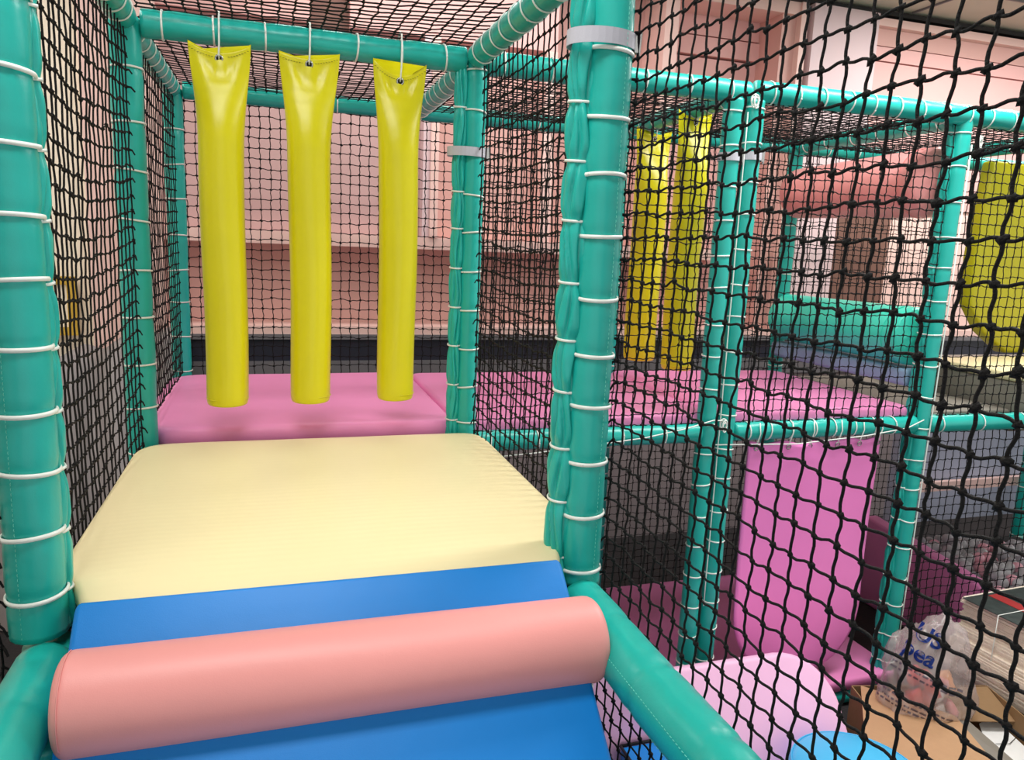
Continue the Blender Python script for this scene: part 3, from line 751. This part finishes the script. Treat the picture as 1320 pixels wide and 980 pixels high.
# ---------------------------------------------------------------- far right bay: grey block, cream top, yellow panel
tag(prism('padded_block', [(3.66, D1 + .06), (4.25, D1 + .06), (4.25, D2 - .08), (3.72, D2 - .08)], 'z', .655, .69, GREY, .012), 'dark grey low mat beyond the corded post', 'mat')
tag(prism('padded_block', [(4.28, 1.33), (6.5, 1.33), (6.5, 2.35), (4.28, 2.35)], 'z', .56, .835, GREY, .015), 'large taupe grey padded block carrying the cream pad, far right', 'block')
tag(prism('floor_mat', [(4.27, 1.33), (6.5, 1.33), (6.5, 1.95), (4.27, 1.95)], 'z', .836, .885, CREAM, .018), 'cream pad lying on the taupe grey block, far right', 'mat')
yp = prism('yellow_panel', [(4.67, 2.085), (4.65, 1.9), (4.62, 1.5), (4.64, 1.20), (4.78, 1.03), (4.99, .895), (5.9, .895), (6.1, 1.2), (6.1, 1.9), (6.0, 2.08)], 'y', 2.0, 2.10, SHADED_YEL, .02)
tag(yp, 'large yellow padded panel with cut corners at the right edge, behind nets', 'panel')

# ball pit wall and balls
tag(prism('padded_wall', [(1.33, FZ + .002), (2.30, FZ + .002), (2.25, -.25), (1.33, -.345)], 'x', 4.26, 4.36, PURPLE, .02), 'magenta padded ball pit wall behind the plastic bag', 'wall pad')
import itertools
balls_me = []
bmv = []
sph = bpy.data.meshes.new('ball')
import bmesh
bm_ = bmesh.new(); bmesh.ops.create_icosphere(bm_, subdivisions=3, radius=.036)
for f in bm_.faces: f.smooth = True
for mt in BALLC:
    me = bpy.data.meshes.new('plastic_ball'); bm_.to_mesh(me); me.materials.append(mt); me.update(); balls_me.append(me)
bm_.free()
rb = random.Random(4)
BL = [('clear plastic ball in the heap behind the magenta wall pad', 'clear plastic balls'), ('pink plastic ball in the heap behind the magenta wall pad', 'pink plastic balls'), ('grey plastic ball in the heap behind the magenta wall pad', 'grey plastic balls')]
for layer, (zb, nx_, ny_) in enumerate(((-.50, 16, 12), (-.445, 15, 10))):
    for i in range(nx_):
        for j in range(ny_):
            x = 4.42 + i * .075 + (j % 2) * .035 + layer * .03 + rb.uniform(-.006, .006); y = 1.34 + j * .075 + layer * .03 + rb.uniform(-.006, .006)
            if layer and rb.random() < .45: continue
            k = rb.choice((0, 0, 1, 2, 0))
            o = link('plastic_ball', balls_me[k], None, (x, y, zb + .06 * math.sin(3 * x) + rb.uniform(-.008, .008)))
            tag(o, BL[k][0], 'ball', BL[k][1])
tag(box('pit_base', (4.38, 1.30, FZ), (5.8, 2.35, -.56), DARK), 'dark base under the heap of plastic balls', 'base')

# ---------------------------------------------------------------- pale pink and blue soft play pieces low on the right
def arc(cx, cz, r, a0, a1, n=8): return [(cx + r * math.cos(a), cz + r * math.sin(a)) for a in np.linspace(a0, a1, n)]
pkb = tag(prism('soft_block', [(2.0, FZ + .005)] + [(2.80, FZ + .005)] + arc(2.54, -.60, .26, 0, PI / 2, 10) + [(2.0, -.34)], 'y', .80, 1.06, LPINK, .03, 4), 'pale pink foam block with a rounded shoulder, low right behind the rail', 'foam block')
pkb.rotation_euler = (-.62, 0, 0); pkb.location += Vector((0, -.04, .035))
tag(prism('soft_block', [(1.32, FZ + .005), (1.93, FZ + .005), (1.93, -.31), (1.80, -.29), (1.70, -.13), (1.62, -.01), (1.32, 0.0)], 'y', .60, .76, LPINK, .025, 4), 'pale pink foam panel with a slanting edge, under the wide rail', 'foam block')
bb = thing('soft_block', (1.85, .45, FZ), 'deep blue foam block with black piping under the wide rail', 'foam block')
prism('block_body', [(1.66, .30), (2.04, .30), (2.04, .58), (1.66, .58)], 'z', FZ + .003, -.36, BLUE, .012, parent=bb)
for (a, b_) in (((1.66, .30), (2.04, .30)), ((1.66, .30), (1.66, .58)), ((1.66, .58), (2.04, .58)), ((2.04, .30), (2.04, .58))):
    V, F = tube_path([(a[0] - 1.85, a[1] - .45, -.357 - FZ), (b_[0] - 1.85, b_[1] - .45, -.357 - FZ)], .006, 6); link('piping', mesh('piping', V, F, BLACK), bb)
lb = thing('round_cushion', (2.57, .37, FZ), 'sky blue round cushion at the bottom edge below the pale pink block', 'cushion')
n = 48; V = []
for (rr, z) in ((.05, 0), (.24, 0), (.255, .02), (.255, .34), (.245, .365), (.22, .38), (.1, .385), (.01, .386)):
    a = np.arange(n) * 2 * PI / n; V.append(np.stack([rr * np.cos(a), rr * np.sin(a), np.full(n, z + .003)], -1))
V = np.concatenate(V); F = grid_faces(8, n, True).tolist(); F.append([7 * n + k for k in range(n)]); F.append(list(range(n))[::-1])
link('cushion_body', mesh('cushion_body', V, F, LBLUE), lb)
V, F = tube_path([(.243 * math.cos(a), .243 * math.sin(a), .371) for a in np.linspace(0, 2 * PI, 50)], .003, 5, False); link('piping', mesh('piping', V, F, LBLUE), lb)

# ---------------------------------------------------------------- cardboard box, bag, stack
cb = thing('cardboard_box', (3.2, .62, FZ), 'brown cardboard box with open flaps on the floor, bottom right', 'box')
def slab(name, pts, th, mat, parent, org):
    P = np.array(pts, float) - np.array(org); nrm = np.cross(P[1] - P[0], P[-1] - P[0]); nrm /= np.linalg.norm(nrm)
    n = len(P); V = np.concatenate([P, P - nrm * th]); F = [tuple(range(n)), tuple(range(2 * n - 1, n - 1, -1))] + [(i, n + i, n + (i + 1) % n, (i + 1) % n) for i in range(n)]
    return link(name, mesh(name, V, F, mat, False), parent)
O = cb.location
A0, A1, A2, A3 = (2.90, .22), (3.13, 1.02), (3.80, .86), (3.62, .05)
zt = -.60
for a, b_ in ((A0, A1), (A1, A2), (A2, A3), (A3, A0)):
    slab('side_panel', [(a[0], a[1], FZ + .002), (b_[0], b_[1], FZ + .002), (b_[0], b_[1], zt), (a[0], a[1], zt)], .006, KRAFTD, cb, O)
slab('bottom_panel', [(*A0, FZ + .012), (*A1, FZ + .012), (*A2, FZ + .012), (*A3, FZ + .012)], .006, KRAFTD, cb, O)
slab('flap', [(2.74, .50, zt + .02), (3.16, 1.0, zt + .005), (3.45, .72, zt - .02), (3.30, .30, zt - .03), (3.10, .12, zt - .02)], .006, KRAFT, cb, O)
slab('flap', [(3.27, .25, zt - .035), (3.43, .72, zt - .025), (3.52, .70, zt - .05), (3.42, .16, zt - .05)], .006, GREY, cb, O)
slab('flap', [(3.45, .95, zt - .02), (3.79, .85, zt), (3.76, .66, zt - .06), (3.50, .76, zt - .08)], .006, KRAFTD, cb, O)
sh = slab('paper_sheet', [(3.52, .58, -.725), (3.66, .76, -.72), (3.76, .78, -.71), (3.66, .30, -.73)], .003, PAPER, None, (3.7, .6, -.72))
sh.location = (3.7, .6, -.72); tag(sh, 'white paper sheet lying in the open box, bottom right corner', 'paper')
V, F = tube_path(np.array([(3.60, .62, -.716), (3.66, .60, -.712), (3.74, .63, -.712), (3.80, .60, -.712)]) - np.array(sh.location), .0015, 4); link('black_scribble', mesh('black_scribble', V, F, BLACK), sh)
# stack of flat sheets
st = thing('sheet_stack', (4.06, .80, -.60), 'tall stack of flat cream sheets with a dark printed cover at the right edge', 'stack of sheets')
zs = -.66; k = 0; rs = random.Random(9)
while zs < -.25:
    th = rs.uniform(.008, .014); dx = rs.uniform(-.008, .008) + .03 * math.sin(zs * 14); dy = rs.uniform(-.01, .01) - .05 * (zs + .66)
    V, F = box_vf((-.20 + dx, -.42 + dy, zs + .60), (.5 + dx, .34 + dy, zs + .60 + th - .0015))
    link('sheet', mesh('sheet', V, F, STK, False), st); zs += th; k += 1
V, F = box_vf((-.21, -.45, zs + .60), (.49, .30, zs + .603)); c = link('cover_sheet', mesh('cover_sheet', V, F, DPRINT, False), st); c['label'] = 'dark printed cover sheet'
V, F = box_vf((-.05, -.44, zs + .6035), (.02, .28, zs + .605)); link('red_strip', mesh('red_strip', V, F, vinyl('red_print', (170, 50, 50), fine=False), False), st)
for q in (-.25, .1):
    P = [(-.215, q, .01), (-.215, q, zs + .61)]; V, F = tube_path([(-.217, q, -.05), (-.217, q, zs + .606), (.2, q, zs + .608)], .003, 4); link('binding_band', mesh('binding_band', V, F, TIE), st)
st.rotation_euler = (0, 0, .06)
tag(box('pallet', (3.92, .40, FZ + .002), (4.22, 1.10, -.664), DARK), 'dark low support under the stack of sheets', 'pallet')
# crumpled carrier bag
pb_ = thing('plastic_bag', (3.42, .86, -.56), 'crumpled clear carrier bag with blue lettering on the cardboard box', 'bag')
bm = bmesh.new(); bmesh.ops.create_icosphere(bm, subdivisions=5, radius=1)
from mathutils import noise as mn
for v in bm.verts:
    p = v.co.copy()
    d = .16 * mn.noise(p * 1.6) + .14 * abs(mn.noise(p * 3.1)) - .10 * abs(mn.noise(p * 6.0)) + .03 * mn.noise(p * 14)
    v.co = p * (1 + d)
    v.co.x *= .25 - .03 * p.z; v.co.y *= .17; v.co.z *= .23 if v.co.z < 0 else .36
    v.co.z = max(v.co.z, -.17)
    v.co.x -= max(0, p.z) * .06
for f in bm.faces: f.smooth = True
me = bpy.data.meshes.new('bag_film'); bm.to_mesh(me); bm.free(); me.materials.append(BAGM)
link('bag_film', me, pb_, (0, 0, 0), (0, .25, .1))
cols = [vinyl('bag_red', (230, 70, 70), fine=False), vinyl('bag_orange', (225, 150, 90), fine=False), vinyl('bag_pink', (235, 150, 150), fine=False), PAPER]
rc = random.Random(3)
for k in range(16):
    bm = bmesh.new(); bmesh.ops.create_icosphere(bm, subdivisions=2, radius=.05)
    for v in bm.verts: v.co = v.co * (1 + .5 * mn.noise(v.co * 22 + Vector((k, 0, 0)))); v.co.y *= .5
    for f in bm.faces: f.smooth = True
    me = bpy.data.meshes.new('wrapper'); bm.to_mesh(me); bm.free(); me.materials.append(cols[k % 4])
    link('wrapper', me, pb_, (rc.uniform(-.13, .13), rc.uniform(-.07, .06), rc.uniform(-.11, .08)), (rc.uniform(0, 3), rc.uniform(0, 3), rc.uniform(0, 3)))
def letters(txt, size, loc, rot, mat, parent, name='lettering'):
    cu = bpy.data.curves.new(name, 'FONT'); cu.body = txt; cu.size = size; cu.extrude = .0006; cu.align_x = 'CENTER'; cu.offset = size * .025
    cu.materials.append(mat); o = bpy.data.objects.new(name, cu); COL.objects.link(o); o.parent = parent; o.location = loc; o.rotation_euler = rot
    bpy.context.view_layer.update()
    me = bpy.data.meshes.new_from_object(o.evaluated_get(bpy.context.evaluated_depsgraph_get())); n_ = bpy.data.objects.new(name, me); COL.objects.link(n_)
    n_.parent = parent; n_.location = loc; n_.rotation_euler = rot; bpy.data.objects.remove(o); return n_
from mathutils.bvhtree import BVHTree
film = bpy.data.objects['bag_film']; film_M = Matrix.Translation(film.location) @ film.rotation_euler.to_matrix().to_4x4()
bvh = BVHTree.FromPolygons([film_M @ v.co for v in film.data.vertices], [tuple(p.vertices) for p in film.data.polygons])
VD = Vector((.72, .62, -.30)).normalized(); VR = Vector((.65, -.76, 0)).normalized(); VU = VR.cross(VD)
def on_film(o, cx, cz, tilt):
    # wrap flat lettering onto the film
    c, q = math.cos(tilt), math.sin(tilt); keep = []
    for v in o.data.vertices:
        a = v.co.x * c - v.co.y * q + cx; b_ = v.co.x * q + v.co.y * c + cz
        p = VR * a + VU * b_ - VD * .8
        h = bvh.ray_cast(p, VD)
        v.co = (h[0] - VD * .004) if h[0] is not None else (VR * a + VU * b_ - VD * .12)
    o.location = (0, 0, 0); o.rotation_euler = (0, 0, 0); o.data.update()
on_film(letters('US', .10, (0, 0, 0), (0, 0, 0), PRINTB, pb_), -.03, .235, -.30)
on_film(letters('pea', .10, (0, 0, 0), (0, 0, 0), PRINTB, pb_), -.06, .155, -.30)
rr_ = random.Random(5); rows = []
for row in range(5):
    x = -.16
    while x < .13:
        L = rr_.uniform(.008, .03); z = (.085, .06, -.055, -.08, -.10)[row]
        P = [(x, z, 0), (x + L, z, 0), (x + L, z + .009, 0), (x, z + .009, 0)]; rows.append((P, [(0, 1, 2, 3)])); x += L + .008
V, F = join([(np.array(P), F) for P, F in rows])
sp = link('small_print', mesh('small_print', V, F, PRINTD, False), pb_); on_film(sp, -.02, 0, -.25); sp['kind'] = 'stuff'

# grey draped cover left of the frame, behind the left nets, and gold frame
n = 40; V = []
for i in range(n):
    for j in range(20):
        x = -1.5 + 1.42 * i / (n - 1); y0 = 3.05 + .45 * (j / 19)
        z = .42 + .42 * (i / (n - 1)) ** .8 + .03 * math.sin(i * .9) + .03 * math.sin(j * .7 + i * .3)
        if j == 0: z = FZ + .01
        V.append((x, y0 - (.05 if j == 0 else 0) + .03 * math.sin(i * .8), z))
V = np.array(V); F = grid_faces(n, 20).tolist()
gc = thing('dust_sheet', (-.8, 3.3, FZ), 'grey dust sheet draped over a pile against the back wall, left', 'sheet')
Vb = V.copy(); 
link('sheet_cloth', mesh('sheet_cloth', V - np.array(gc.location), [f[::-1] for f in F], SHEETG), gc)
box('covered_pile', (-1.48, 3.12, FZ + .005), (-.12, 3.45, .38), SHEETG, gc)
gf = thing('gold_frame', (-.86, WY - .1, 1.0), 'small gold frame leaning at the cream panel, far left', 'frame')
for lo, hi in (((-.98, WY - .06, .80), (-.93, WY - .02, 1.16)), ((-.75, WY - .06, .80), (-.70, WY - .02, 1.16)), ((-.93, WY - .06, 1.11), (-.75, WY - .02, 1.16)), ((-.93, WY - .06, .80), (-.75, WY - .02, .85))):
    box('frame_rail', lo, hi, GOLD, gf)
box('frame_picture', (-.93, WY - .04, .85), (-.75, WY - .025, 1.11), CREAMW, gf)
# pale panel standing in the lower bay at the far right
tag(box('storage_panel', (4.85, 2.62, -.50), (6.6, 2.68, .56), vinyl('pale_blue_grey', (176, 180, 200), .5, .05, 4)), 'pale blue grey panel standing low behind the nets, far right', 'panel')
tag(box('storage_panel', (4.85, 2.56, -.24), (6.6, 2.60, -.17), WALLT), 'thin pale rail across the blue grey panel, far right', 'rail')
